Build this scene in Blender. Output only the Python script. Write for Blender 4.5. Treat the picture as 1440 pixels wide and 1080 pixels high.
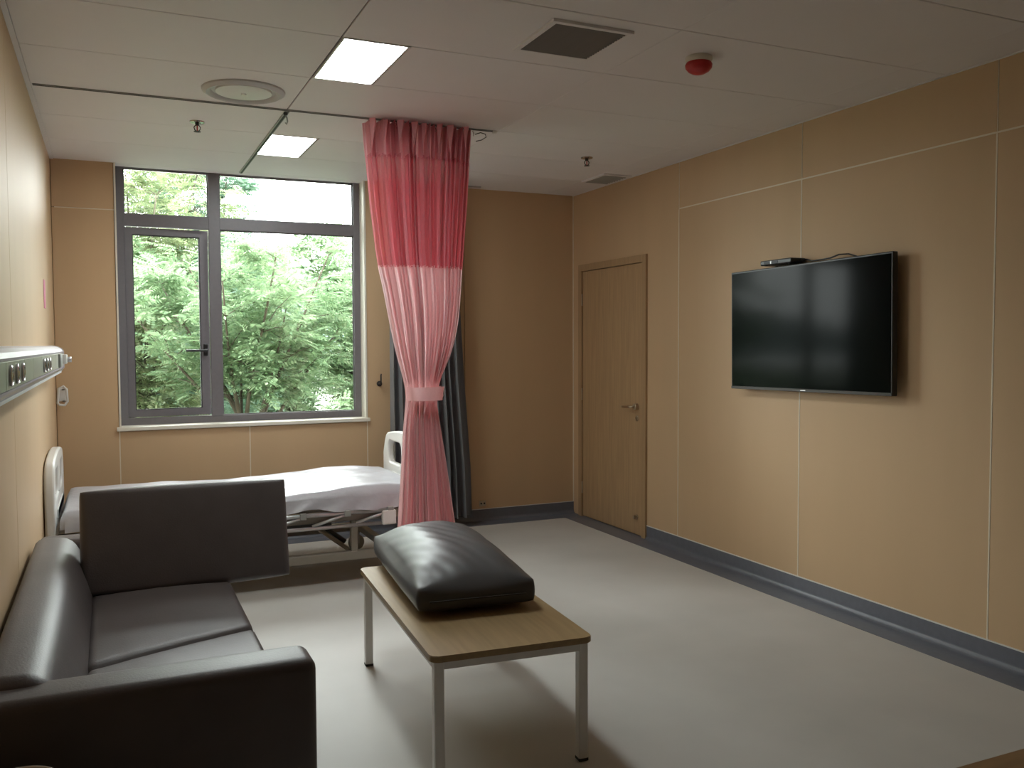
import bpy, bmesh, math, random
import numpy as np
from mathutils import Vector, Matrix, Euler
random.seed(7)
rng = np.random.default_rng(11)
for o in list(bpy.data.objects):
    bpy.data.objects.remove(o, do_unlink=True)
S = bpy.context.scene
C = S.collection
PI = math.pi

# ------------------------------------------------------------------ camera
CAM = (0.3438, 0.0, 1.4806)
YAW, PITCH, ROLL, FPX = 0.4243, 0.0453, -0.0044, 1250.0
cy, sy = math.cos(YAW), math.sin(YAW)
cp, sp = math.cos(PITCH), math.sin(PITCH)
fw0 = Vector((sy, cy, 0)); r0 = Vector((cy, -sy, 0)); u0 = Vector((0, 0, 1))
fw = fw0 * cp - u0 * sp
u2 = u0 * cp + fw0 * sp
rt = r0 * math.cos(ROLL) + u2 * math.sin(ROLL)
up = u2 * math.cos(ROLL) - r0 * math.sin(ROLL)
cd = bpy.data.cameras.new('camera')
cam = bpy.data.objects.new('camera', cd); C.objects.link(cam)
cam.matrix_world = Matrix(((rt.x, up.x, -fw.x, CAM[0]), (rt.y, up.y, -fw.y, CAM[1]),
                           (rt.z, up.z, -fw.z, CAM[2]), (0, 0, 0, 1)))
cd.sensor_fit = 'HORIZONTAL'; cd.sensor_width = 36.0; cd.lens = FPX / 1440.0 * 36.0
cd.clip_start = 0.02; cd.clip_end = 2000
S.camera = cam

# ------------------------------------------------------------------ sky and exposure
SKY = 17.0
wd = bpy.data.worlds.new('overcast_sky'); S.world = wd; wd.use_nodes = True
bgn = wd.node_tree.nodes['Background']
bgn.inputs['Color'].default_value = (0.97, 0.99, 1.0, 1); bgn.inputs['Strength'].default_value = SKY
S.view_settings.view_transform = 'Standard'; S.view_settings.look = 'None'
S.view_settings.exposure = 0.3; S.view_settings.gamma = 1.0
S.view_settings.use_curve_mapping = False
LAMP = 30.0            # brightness of the two ceiling panel lamps

# room: x 0..W, y YF..D, z 0..H
W, D, H, YF = 4.014, 6.825, 2.75, -3.3
WX0, WX1, WZ0 = 0.405, 2.165, 0.905        # window opening in the back wall (runs up to the ceiling)
WT = 0.24                                  # wall thickness

# portal: only guides daylight sampling through the window opening
pl = bpy.data.lights.new('window_portal', 'AREA'); pl.shape = 'RECTANGLE'
pl.size = WX1 - WX0; pl.size_y = H - WZ0; pl.cycles.is_portal = True
po = bpy.data.objects.new('window_portal', pl); C.objects.link(po)
po.location = ((WX0 + WX1) / 2, D + WT + .02, (WZ0 + H) / 2); po.rotation_euler = (-PI / 2, 0, 0)

# ------------------------------------------------------------------ materials
def mat(name, col, rough=.5, metal=0., spec=.5, noise=None, bump=None, coat=0., sheen=0., trans=0.):
    """noise=(scale, amount, stretch) colour grain; bump=(scale, strength, stretch)"""
    m = bpy.data.materials.new(name); m.use_nodes = True
    nt = m.node_tree; b = nt.nodes['Principled BSDF']
    b.inputs['Base Color'].default_value = (*col, 1); b.inputs['Roughness'].default_value = rough
    b.inputs['Metallic'].default_value = metal; b.inputs['Specular IOR Level'].default_value = spec
    b.inputs['Coat Weight'].default_value = coat; b.inputs['Sheen Weight'].default_value = sheen
    b.inputs['Transmission Weight'].default_value = trans
    if noise or bump:
        tc = nt.nodes.new('ShaderNodeTexCoord')
    if noise:
        mp = nt.nodes.new('ShaderNodeMapping'); mp.inputs['Scale'].default_value = noise[2]
        nt.links.new(tc.outputs['Object'], mp.inputs['Vector'])
        n = nt.nodes.new('ShaderNodeTexNoise'); n.inputs['Scale'].default_value = noise[0]; n.inputs['Detail'].default_value = 5
        nt.links.new(mp.outputs['Vector'], n.inputs['Vector'])
        r = nt.nodes.new('ShaderNodeValToRGB')
        k = noise[1]
        r.color_ramp.elements[0].position = .3; r.color_ramp.elements[1].position = .7
        r.color_ramp.elements[0].color = (*[c * (1 - k) for c in col], 1)
        r.color_ramp.elements[1].color = (*[min(1, c * (1 + k)) for c in col], 1)
        nt.links.new(n.outputs['Fac'], r.inputs['Fac']); nt.links.new(r.outputs['Color'], b.inputs['Base Color'])
    if bump:
        mp = nt.nodes.new('ShaderNodeMapping'); mp.inputs['Scale'].default_value = bump[2]
        nt.links.new(tc.outputs['Object'], mp.inputs['Vector'])
        n = nt.nodes.new('ShaderNodeTexNoise'); n.inputs['Scale'].default_value = bump[0]; n.inputs['Detail'].default_value = 3
        nt.links.new(mp.outputs['Vector'], n.inputs['Vector'])
        bp = nt.nodes.new('ShaderNodeBump'); bp.inputs['Strength'].default_value = bump[1]; bp.inputs['Distance'].default_value = .01
        nt.links.new(n.outputs['Fac'], bp.inputs['Height']); nt.links.new(bp.outputs['Normal'], b.inputs['Normal'])
    return m

def emit(name, col, s):
    m = bpy.data.materials.new(name); m.use_nodes = True; nt = m.node_tree; nt.nodes.clear()
    e = nt.nodes.new('ShaderNodeEmission'); e.inputs['Color'].default_value = (*col, 1); e.inputs['Strength'].default_value = s
    o = nt.nodes.new('ShaderNodeOutputMaterial'); nt.links.new(e.outputs[0], o.inputs[0]); return m

def cloth(name, col, tl, alpha=0., rough=.9):
    """woven cloth: diffuse + translucent, alpha = share of open holes"""
    m = bpy.data.materials.new(name); m.use_nodes = True; nt = m.node_tree; nt.nodes.clear()
    tc = nt.nodes.new('ShaderNodeTexCoord'); n = nt.nodes.new('ShaderNodeTexNoise'); n.inputs['Scale'].default_value = 60
    nt.links.new(tc.outputs['Object'], n.inputs['Vector'])
    r = nt.nodes.new('ShaderNodeValToRGB'); r.color_ramp.elements[0].color = (*[c * .92 for c in col], 1)
    r.color_ramp.elements[1].color = (*[min(1, c * 1.06) for c in col], 1); nt.links.new(n.outputs['Fac'], r.inputs['Fac'])
    d = nt.nodes.new('ShaderNodeBsdfDiffuse'); t = nt.nodes.new('ShaderNodeBsdfTranslucent')
    nt.links.new(r.outputs[0], d.inputs['Color']); nt.links.new(r.outputs[0], t.inputs['Color'])
    mx = nt.nodes.new('ShaderNodeMixShader'); mx.inputs[0].default_value = tl
    nt.links.new(d.outputs[0], mx.inputs[1]); nt.links.new(t.outputs[0], mx.inputs[2])
    last = mx
    if alpha > 0:
        tr = nt.nodes.new('ShaderNodeBsdfTransparent'); m2 = nt.nodes.new('ShaderNodeMixShader'); m2.inputs[0].default_value = alpha
        nt.links.new(mx.outputs[0], m2.inputs[1]); nt.links.new(tr.outputs[0], m2.inputs[2]); last = m2
    o = nt.nodes.new('ShaderNodeOutputMaterial'); nt.links.new(last.outputs[0], o.inputs[0]); return m

def pane_mat(name, tint=(.96, .985, .97)):
    m = bpy.data.materials.new(name); m.use_nodes = True; nt = m.node_tree; nt.nodes.clear()
    tr = nt.nodes.new('ShaderNodeBsdfTransparent'); tr.inputs['Color'].default_value = (*tint, 1)
    g = nt.nodes.new('ShaderNodeBsdfGlossy'); g.inputs['Roughness'].default_value = .02
    f = nt.nodes.new('ShaderNodeFresnel'); f.inputs['IOR'].default_value = 1.35
    mx = nt.nodes.new('ShaderNodeMixShader'); nt.links.new(f.outputs[0], mx.inputs[0])
    nt.links.new(tr.outputs[0], mx.inputs[1]); nt.links.new(g.outputs[0], mx.inputs[2])
    o = nt.nodes.new('ShaderNodeOutputMaterial'); nt.links.new(mx.outputs[0], o.inputs[0]); return m

def leaf_mat(name, c1, c2, c3):
    m = bpy.data.materials.new(name); m.use_nodes = True; nt = m.node_tree; nt.nodes.clear()
    gi = nt.nodes.new('ShaderNodeNewGeometry'); r = nt.nodes.new('ShaderNodeValToRGB')
    r.color_ramp.elements[0].color = (*c1, 1); r.color_ramp.elements[1].color = (*c3, 1)
    e = r.color_ramp.elements.new(.6); e.color = (*c2, 1)
    nt.links.new(gi.outputs['Random Per Island'], r.inputs['Fac'])
    d = nt.nodes.new('ShaderNodeBsdfDiffuse'); t = nt.nodes.new('ShaderNodeBsdfTranslucent')
    nt.links.new(r.outputs[0], d.inputs['Color']); nt.links.new(r.outputs[0], t.inputs['Color'])
    mx = nt.nodes.new('ShaderNodeMixShader'); mx.inputs[0].default_value = .5
    nt.links.new(d.outputs[0], mx.inputs[1]); nt.links.new(t.outputs[0], mx.inputs[2])
    g = nt.nodes.new('ShaderNodeBsdfGlossy'); g.inputs['Roughness'].default_value = .45
    m2 = nt.nodes.new('ShaderNodeMixShader'); m2.inputs[0].default_value = .03
    nt.links.new(mx.outputs[0], m2.inputs[1]); nt.links.new(g.outputs[0], m2.inputs[2])
    o = nt.nodes.new('ShaderNodeOutputMaterial'); nt.links.new(m2.outputs[0], o.inputs[0]); return m

def wood_mat(name, col, rough, k=.16, axis='z', spec=.4):
    st = {'z': (9, 9, .55), 'y': (9, .55, 9), 'x': (.55, 9, 9)}[axis]
    return mat(name, col, rough, noise=(6, k, st), spec=spec)

M = {
 'panel': mat('tan_laminate', (.615, .43, .258), .5, noise=(3, .03, (1, 1, .15)), spec=.25),
 'backing': mat('wall_backing', (.30, .22, .13), .8),
 'strip': mat('cream_joint_strip', (.80, .72, .58), .45),
 'cream': mat('cream_reveal', (.80, .76, .66), .5, noise=(4, .02, (1, 1, 1))),
 'ceil': mat('white_metal_ceiling', (.83, .80, .79), .55, bump=(900, .05, (1, 1, 1)), noise=(2, .015, (1, 1, 1))),
 'ceilback': mat('ceiling_void', (.10, .09, .085), .9),
 'floor': mat('beige_vinyl', (.57, .55, .52), .46, noise=(2.2, .05, (1, 1, 1)), bump=(5, .03, (1, 1, 1)), spec=.1),
 'base': mat('grey_vinyl_cove', (.15, .157, .185), .35, noise=(30, .06, (1, 1, 1))),
 'bead': mat('white_bead', (.75, .74, .72), .4),
 'frame': mat('grey_window_aluminium', (.17, .158, .17), .42, spec=.5, noise=(40, .04, (1, 1, 1))),
 'gasket': mat('dark_gasket', (.03, .03, .03), .6),
 'pane': pane_mat('window_glass'),
 'black': mat('black_plastic', (.012, .012, .013), .35, noise=(30, .1, (1, 1, 1))),
 'screen': mat('dark_screen', (.004, .006, .005), .10, spec=.035, noise=(2, .05, (1, 1, 1))),
 'doorwood': wood_mat('oak_door', (.46, .305, .165), .42, .10),
 'doorframe': wood_mat('oak_door_frame', (.43, .285, .155), .42, .08),
 'brass': mat('brushed_nickel', (.55, .47, .36), .3, 1., noise=(50, .08, (1, 1, 6))),
 'tablewood': wood_mat('table_oak', (.34, .235, .12), .38, .12, 'y'),
 'darkwood': wood_mat('brown_bench_wood', (.30, .18, .085), .4, .14, 'x'),
 'legwhite': mat('white_painted_steel', (.78, .76, .73), .4, noise=(20, .03, (1, 1, 1))),
 'leather': mat('dark_taupe_leather', (.094, .077, .075), .45, noise=(8, .08, (1, 1, 1)), bump=(160, .10, (1, 1, 1)), spec=.4),
 'leather2': mat('charcoal_leather', (.085, .083, .086), .42, noise=(8, .06, (1, 1, 1)), bump=(7, .2, (1, .5, 1)), spec=.4),
 'seam': mat('dark_seam', (.02, .018, .017), .6),
 'pinknet': cloth('pink_netting', (.90, .31, .36), .5, .25),
 'pink': cloth('pink_drape', (.97, .69, .70), .55),
 'pinkband': cloth('pink_heading', (.84, .41, .44), .45),
 'greycurtain': mat('grey_satin', (.22, .225, .24), .42, spec=.5, sheen=.3, bump=(300, .05, (1, 1, .1))),
 'steel': mat('chrome', (.6, .6, .6), .22, 1., noise=(30, .05, (1, 1, 1))),
 'alu': mat('satin_aluminium', (.55, .55, .56), .4, .85, noise=(30, .05, (1, 1, 1))),
 'darkmetal': mat('dark_metal', (.06, .055, .05), .45, .5, noise=(30, .05, (1, 1, 1))),
 'abs': mat('white_plastic', (.78, .77, .74), .35, noise=(10, .02, (1, 1, 1))),
 'absgrey': mat('grey_plastic', (.34, .34, .32), .4, noise=(10, .03, (1, 1, 1))),
 'ringgrey': mat('pale_grey_plastic', (.55, .54, .52), .45, noise=(10, .03, (1, 1, 1))),
 'bedpaint': mat('cream_painted_steel', (.27, .24, .195), .4, noise=(10, .03, (1, 1, 1))),
 'sheet': mat('plastic_wrapped_mattress', (.52, .52, .56), .32, coat=.2, bump=(7, .9, (1, 2.2, 1)), noise=(3, .05, (1, 1, 1))),
 'lamp': emit('lamp_diffuser', (.93, 1.0, .985), LAMP),
 'grille': mat('grey_grille', (.23, .20, .18), .55, noise=(30, .04, (1, 1, 1))),
 'red': mat('red_plastic', (.50, .02, .02), .35, noise=(10, .03, (1, 1, 1))),
 'unit': mat('headwall_aluminium', (.50, .50, .44), .3, .25, noise=(3, .04, (1, .3, 1))),
 'unittop': mat('headwall_white_cover', (.80, .80, .84), .35, noise=(5, .02, (1, 1, 1))),
 'lilac': mat('lilac_trim', (.42, .36, .44), .4, noise=(5, .02, (1, 1, 1))),
 'pinkpaper': mat('pink_paper', (.75, .22, .38), .6, noise=(5, .05, (1, 1, 1))),
 'bark': mat('grey_brown_bark', (.085, .072, .052), .9, noise=(12, .3, (1, 1, .2)), bump=(40, .5, (1, 1, .3))),
 'grass': mat('grass_ground', (.045, .06, .03), .9, noise=(1.5, .4, (1, 1, 1))),
 'hill': mat('haze_tinted_hill', (.05, .075, .07), .95, noise=(.08, .25, (1, 1, 1))),  # bluish cast of distant haze is put into the base colour
 'facade': mat('outer_render', (.62, .59, .56), .8, noise=(4, .04, (1, 1, 1))),
}
LEAF = [leaf_mat('leaf_fresh', (0.150, 0.241, 0.135), (0.218, 0.318, 0.170), (0.298, 0.372, 0.233)),
        leaf_mat('leaf_blue_green', (0.132, 0.226, 0.157), (0.192, 0.304, 0.211), (0.263, 0.364, 0.269)),
        leaf_mat('leaf_yellow_green', (0.176, 0.236, 0.126), (0.263, 0.323, 0.170), (0.351, 0.372, 0.233))]

# ------------------------------------------------------------------ helpers
TOPM = {}
def empty(name, loc=(0, 0, 0), rz=0, rot=None):
    o = bpy.data.objects.new(name, None); C.objects.link(o); o.empty_display_size = .1
    o.location = loc; o.rotation_euler = rot or (0, 0, rz)
    TOPM[o.name] = Matrix.LocRotScale(Vector(loc), Euler(rot or (0, 0, rz)), None)
    return o
def tag(o, label=None, cat=None, group=None, kind=None):
    if label: o['label'] = label
    if cat: o['category'] = cat
    if group: o['group'] = group
    if kind: o['kind'] = kind
    return o
def thing(name, label, cat, loc=(0, 0, 0), rz=0, group=None, rot=None):
    return tag(empty(name, loc, rz, rot), label, cat, group)
def topmat(o):
    while o.parent: o = o.parent
    return TOPM.get(o.name, Matrix())
def mobj(name, me, m, parent=None, world=False, smooth=None):
    """link a mesh; world=True: mesh coordinates are world ones, taken into the parent's space"""
    me.name = name
    if m is not None: me.materials.append(M[m] if isinstance(m, str) else m)
    if smooth: me.polygons.foreach_set('use_smooth', [True] * len(me.polygons))
    o = bpy.data.objects.new(name, me); C.objects.link(o)
    if parent is not None:
        if world: me.transform(topmat(parent).inverted())
        o.parent = parent
    return o
def obj(name, bm, m, parent=None, world=False, smooth=None):
    me = bpy.data.meshes.new(name)
    bmesh.ops.recalc_face_normals(bm, faces=bm.faces)
    bm.to_mesh(me); bm.free()
    o = mobj(name, me, m, parent, world, False)
    if smooth:
        me.polygons.foreach_set('use_smooth', [True] * len(me.polygons))
        if smooth is not True:
            me.set_sharp_from_angle(angle=math.radians(smooth))
    return o
def NB(): return bmesh.new()
def box(bm, x0, x1, y0, y1, z0, z1, bev=0., seg=2, mtx=None):
    r = bmesh.ops.create_cube(bm, size=1)
    vs = r['verts']
    for v in vs:
        v.co = Vector(((x0 + x1) / 2 + v.co.x * (x1 - x0), (y0 + y1) / 2 + v.co.y * (y1 - y0), (z0 + z1) / 2 + v.co.z * (z1 - z0)))
    if bev > 0:
        es = set(e for v in vs for e in v.link_edges)
        rr = bmesh.ops.bevel(bm, geom=list(es), offset=bev, segments=seg, affect='EDGES', profile=.5)
        vs = list(set(v for f in rr['faces'] for v in f.verts) | set(v for v in vs if v.is_valid))
    if mtx is not None:
        bmesh.ops.transform(bm, matrix=mtx, verts=[v for v in vs if v.is_valid])
    return bm
def tube(bm, pts, r, seg=10, closed=False, cap=True):
    pts = [Vector(p) for p in pts]; n = len(pts); rs = r if isinstance(r, (list, tuple)) else [r] * n
    rings = []; prev = None
    for i, p in enumerate(pts):
        if closed: t = (pts[(i + 1) % n] - pts[i - 1])
        else: t = pts[min(i + 1, n - 1)] - pts[max(i - 1, 0)]
        t = t.normalized() if t.length > 1e-9 else Vector((0, 0, 1))
        if prev is None:
            a = Vector((0, 0, 1)) if abs(t.z) < .9 else Vector((1, 0, 0))
            prev = t.cross(a).normalized()
        prev = (prev - t * prev.dot(t)).normalized(); q = t.cross(prev)
        rings.append([bm.verts.new(p + (prev * math.cos(2 * PI * k / seg) + q * math.sin(2 * PI * k / seg)) * rs[i]) for k in range(seg)])
    m = n if closed else n - 1
    for i in range(m):
        a, b = rings[i], rings[(i + 1) % n]
        for k in range(seg): bm.faces.new((a[k], a[(k + 1) % seg], b[(k + 1) % seg], b[k]))
    if cap and not closed:
        bm.faces.new(rings[0][::-1]); bm.faces.new(rings[-1])
    return bm
def lathe(bm, prof, c=(0, 0, 0), seg=32, axis='z'):
    rings = []
    for r, z in prof:
        ring = []
        for k in range(seg):
            a = 2 * PI * k / seg; x, y = r * math.cos(a), r * math.sin(a)
            p = {'z': (x, y, z), 'x': (z, x, y), 'y': (x, z, y)}[axis]
            ring.append(bm.verts.new((c[0] + p[0], c[1] + p[1], c[2] + p[2])))
        rings.append(ring)
    for i in range(len(rings) - 1):
        a, b = rings[i], rings[i + 1]
        for k in range(seg): bm.faces.new((a[k], a[(k + 1) % seg], b[(k + 1) % seg], b[k]))
    if prof[0][0] > 1e-6: bm.faces.new(rings[0][::-1])
    if prof[-1][0] > 1e-6: bm.faces.new(rings[-1])
    bmesh.ops.remove_doubles(bm, verts=bm.verts, dist=1e-6)
    return bm
def prism(bm, poly, axis, a, b):
    """extrude a closed 2D polygon along axis from a to b. axis x: poly=(y,z); y: (x,z); z: (x,y)"""
    def P(u, v, w): return {'x': (w, u, v), 'y': (u, w, v), 'z': (u, v, w)}[axis]
    A = [bm.verts.new(P(u, v, a)) for u, v in poly]; B = [bm.verts.new(P(u, v, b)) for u, v in poly]
    n = len(poly)
    for i in range(n): bm.faces.new((A[i], A[(i + 1) % n], B[(i + 1) % n], B[i]))
    bm.faces.new(A[::-1]); bm.faces.new(B)
    return bm
def rrect(x0, x1, y0, y1, r, n=6):
    out = []
    for cx_, cy_, a0 in ((x1 - r, y1 - r, 0), (x0 + r, y1 - r, PI / 2), (x0 + r, y0 + r, PI), (x1 - r, y0 + r, 1.5 * PI)):
        for k in range(n + 1):
            a = a0 + PI / 2 * k / n; out.append((cx_ + r * math.cos(a), cy_ + r * math.sin(a)))
    return out
def bx(name, m, parent, x0, x1, y0, y1, z0, z1, bev=0., seg=2, world=True, smooth=None):
    return obj(name, box(NB(), x0, x1, y0, y1, z0, z1, bev, seg), m, parent, world, smooth)
def ring_prism(bm, outer, inner, axis, a, b):
    """prism of a closed outline with one hole; both outlines have the same point count"""
    def P(u, v, w): return {'x': (w, u, v), 'y': (u, w, v), 'z': (u, v, w)}[axis]
    n = len(outer)
    V = [[bm.verts.new(P(u, v, w)) for u, v in poly] for w in (a, b) for poly in (outer, inner)]
    for i in range(n):
        j = (i + 1) % n
        bm.faces.new((V[0][i], V[0][j], V[1][j], V[1][i])); bm.faces.new((V[2][i], V[3][i], V[3][j], V[2][j]))
        bm.faces.new((V[0][i], V[2][i], V[2][j], V[0][j])); bm.faces.new((V[1][i], V[1][j], V[3][j], V[3][i]))
    return bm

# ------------------------------------------------------------------ setting
def struct(name, bm, m):
    return tag(obj(name, bm, m), kind='structure')
PT = .012   # wall panel thickness
floor = struct('floor', box(NB(), -.02, W + .02, YF - .02, D + .02, -.15, 0), 'floor')
ceiling = struct('ceiling', box(NB(), -.2, W + .2, YF - .2, D + WT, H + .012, H + .2), 'ceilback')
wl = struct('wall_left', box(NB(), -.2, -PT, YF - .2, D + WT, -.15, H + .012), 'backing')
wr = struct('wall_right', box(NB(), W + PT, W + .2, YF - .2, D + WT, -.15, H + .012), 'backing')
wf = struct('wall_front', box(NB(), -.2, W + .2, YF - .2, YF - PT, -.15, H + .012), 'backing')
b = NB()
box(b, -PT, WX0 - .012, D + PT, D + WT, -.15, H + .012); box(b, WX1 + .012, W + PT, D + PT, D + WT, -.15, H + .012)
box(b, WX0 - .012, WX1 + .012, D + PT, D + WT, -.15, WZ0 - .03)
wb = struct('wall_back', b, 'backing')

def panel_x(parent, xa, xb, y0, y1, z0, z1, g=.003):
    bx('panel', 'panel', parent, xa, xb, y0 + g, y1 - g, z0 + g, z1 - g, .0015, 1, False)
def panel_y(parent, x0, x1, ya, yb, z0, z1, g=.003):
    bx('panel', 'panel', parent, x0 + g, x1 - g, ya, yb, z0 + g, z1 - g, .0015, 1, False)
ZT = 2.424
# right wall: door opening y 5.655..6.70, z 0..2.145
DY0, DY1, DZ = 5.655, 6.705, 2.145
ysr = [YF, -2.09, -.87, .35, 1.57, 2.794, 4.039, 5.257]
for a, c in zip(ysr[:-1], ysr[1:]):
    panel_x(wr, W, W + PT, a, c, .0, ZT); panel_x(wr, W, W + PT, a, c, ZT, H + .01)
obj('panel', prism(NB(), [(5.260, 0), (DY0, 0), (DY0, DZ), (DY1, DZ), (DY1, 0), (D + PT, 0), (D + PT, H + .01), (5.260, H + .01)], 'x', W, W + PT), 'panel', wr)
for y in ysr[1:]:
    bx('joint_strip', 'strip', wr, W - .0015, W + .008, y - .0035, y + .0035, .10, ZT - .005, world=False)
    bx('joint_strip', 'strip', wr, W - .0004, W + .008, y - .0015, y + .0015, ZT + .005, H, world=False)
bx('joint_strip', 'strip', wr, W - .0015, W + .008, YF, 5.257, ZT - .004, ZT + .004, world=False)
bx('corner_strip', 'strip', wr, W - .006, W + .004, D - .008, D + .004, .10, H, world=False)
# left wall
for a, c in ((YF, -2.17), (-2.17, -.95), (-.95, .27), (.27, 1.49), (1.49, 2.71), (2.71, 3.93), (3.93, D + PT)):
    panel_x(wl, -PT, 0, a, c, 0, H + .01, .0022)
# front wall
for a, c in ((0, 1.0), (1.0, 2.0), (2.0, 3.0), (3.0, W)):
    panel_y(wf, a, c, YF - PT, YF, 0, H + .01)
# back wall
xl, xr = WX0 - .012, WX1 + .012
panel_y(wb, 0, xl, D, D + PT, 0, ZT); panel_y(wb, 0, xl, D, D + PT, ZT, H + .01)
panel_y(wb, xl, 1.281, D, D + PT, 0, WZ0 - .03); panel_y(wb, 1.281, xr, D, D + PT, 0, WZ0 - .03)
panel_y(wb, xr, 3.0, D, D + PT, 0, H + .01); panel_y(wb, 3.0, W, D, D + PT, 0, H + .01)
for x in (xl, 1.281, xr):
    bx('joint_strip', 'strip', wb, x - .0035, x + .0035, D - .0015, D + .008, .1, WZ0 - .03, world=False)
bx('joint_strip', 'strip', wb, .02, xl - .002, D - .001, D + .008, ZT - .003, ZT + .003, world=False)

# ceiling panels
rows = [YF, -2.525, -1.905, -1.285, -.665, -.045, .575, 1.195, 1.815, 2.44, 3.06, 3.69, 4.305, 4.93, 5.54, 6.16, D + .01]
cols = [0.022, 1.247, 2.49, 3.735, W - .012]
for j in range(len(rows) - 1):
    for i in range(len(cols) - 1):
        x0, x1, y0, y1 = cols[i], cols[i + 1], rows[j], rows[j + 1]
        if i == 1 and j in (11, 14): x0 = 1.545
        gx = .006 if j >= 13 else .003
        bx('ceiling_panel', 'ceil', ceiling, x0 + (gx if i == 1 else .0008), x1 - (gx if i == 0 else .0008), y0 + .0025, y1 - .0025, H, H + .011, .002, 1, False)
bx('edge_trim', 'ceil', ceiling, 0, .022, YF, D, H - .004, H + .012, world=False)
bx('edge_trim', 'ceil', ceiling, W - .012, W, YF, D, H - .004, H + .012, world=False)
# window head: the ceiling goes on into the reveal
bx('reveal_panel', 'ceil', ceiling, WX0, WX1, D + .012, D + WT, H, H + .011, world=False)

# baseboards with cove and a floor strip of the same vinyl
def cove_profile(s=.175):
    p = [(0, .1), (.006, .1)]
    for k in range(7):
        a = PI + (PI / 2) * k / 6
        p.append((.006 + .03 + .03 * math.cos(a), .032 + .03 * math.sin(a)))
    p += [(s, .0018), (s, -.004), (0, -.004)]
    return p
pr = cove_profile()
br = struct('baseboard_right', prism(NB(), [(W - u, v) for u, v in pr], 'y', YF, DY0 - .002), 'base')
bx('top_bead', 'bead', br, W - .008, W, YF, DY0 - .002, .1, .105, world=False)
bb = struct('baseboard_back', prism(NB(), [(D - u, v) for u, v in pr], 'x', 0, W - .002), 'base')
bx('top_bead', 'bead', bb, 0.002, W - .002, D - .008, D, .1, .105, world=False)
bl = struct('baseboard_left', prism(NB(), [(u, v) for u, v in pr], 'y', YF, D - .18), 'base')
bf = struct('baseboard_front', prism(NB(), [(YF + u, v) for u, v in pr], 'x', 0.18, W - .18), 'base')
b = NB(); box(b, W - .175, W + .01, DY0 - .002, D - .17, -.002, .0016)
struct('trim_1', b, 'base')

# ------------------------------------------------------------------ window
FY0, FY1 = D + .125, D + .185      # frame depth
win = struct('window_1', ring_prism(NB(), [(WX0, WZ0), (WX1, WZ0), (WX1, H + .01), (WX0, H + .01)],
        [(WX0 + .05, WZ0 + .05), (WX1 - .05, WZ0 + .05), (WX1 - .05, H - .004), (WX0 + .05, H - .004)], 'y', FY0, FY1), 'frame')
MX0, MX1 = 1.028, 1.108            # mullion
TZ0, TZ1 = 2.335, 2.42             # transom
bx('mullion', 'frame', win, MX0, MX1, FY0 - .004, FY1, WZ0 + .045, H, .003, 1, False)
bx('transom', 'frame', win, WX0 + .045, MX0 + .002, FY0 - .002, FY1, TZ0, TZ1, .003, 1, False)
bx('transom', 'frame', win, MX1 - .002, WX1 - .045, FY0 - .002, FY1, TZ0, TZ1, .003, 1, False)
def pane(x0, x1, z0, z1, y=D + .16):
    o = bx('window_pane', 'pane', win, x0, x1, y, y + .006, z0, z1, world=False)
    bmg = ring_prism(NB(), [(x0, z0), (x1, z0), (x1, z1), (x0, z1)],
                     [(x0 + .012, z0 + .012), (x1 - .012, z0 + .012), (x1 - .012, z1 - .012), (x0 + .012, z1 - .012)], 'y', y - .012, y - .001)
    obj('glazing_bead', bmg, 'frame', o)
pane(WX0 + .045, MX0 + .005, TZ1 - .005, H)
pane(MX1 - .005, WX1 - .045, TZ1 - .005, H)
pane(MX1 - .005, WX1 - .045, WZ0 + .045, TZ0 + .005)
# casement sash hinged on the left, pushed a little outward
hx, hy = WX0 + .050, FY0 + .03
sw, sz0, sz1 = MX0 - WX0 - .048, WZ0 + .055, TZ0 - .006
A = math.radians(6)
R_ = Matrix.Translation((hx, hy, 0)) @ Matrix.Rotation(A, 4, 'Z')
bm = ring_prism(NB(), [(0, sz0), (sw, sz0), (sw, sz1), (0, sz1)], [(.05, sz0 + .05), (sw - .06, sz0 + .05), (sw - .06, sz1 - .05), (.05, sz1 - .05)], 'y', -.012, .045)
bmesh.ops.transform(bm, matrix=R_, verts=bm.verts)
sash = obj('casement_sash', bm, 'frame', win)
bm = box(NB(), .045, sw - .055, .012, .018, sz0 + .045, sz1 - .045); bmesh.ops.transform(bm, matrix=R_, verts=bm.verts); obj('window_pane', bm, 'pane', sash)
bm = ring_prism(NB(), [(.05, sz0 + .05), (sw - .06, sz0 + .05), (sw - .06, sz1 - .05), (.05, sz1 - .05)],
                [(.056, sz0 + .056), (sw - .066, sz0 + .056), (sw - .066, sz1 - .056), (.056, sz1 - .056)], 'y', -.004, .012)
bmesh.ops.transform(bm, matrix=R_, verts=bm.verts); obj('gasket', bm, 'gasket', sash)
bm = NB(); box(bm, sw - .047, sw - .017, -.03, -.012, 1.40, 1.49, .004)
box(bm, sw - .042, sw - .022, -.055, -.03, 1.425, 1.455, .003)
box(bm, sw - .18, sw - .022, -.062, -.047, 1.431, 1.449, .005)
bmesh.ops.transform(bm, matrix=R_, verts=bm.verts); tag(obj('window_handle', bm, 'black', sash), 'black lever handle')
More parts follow.
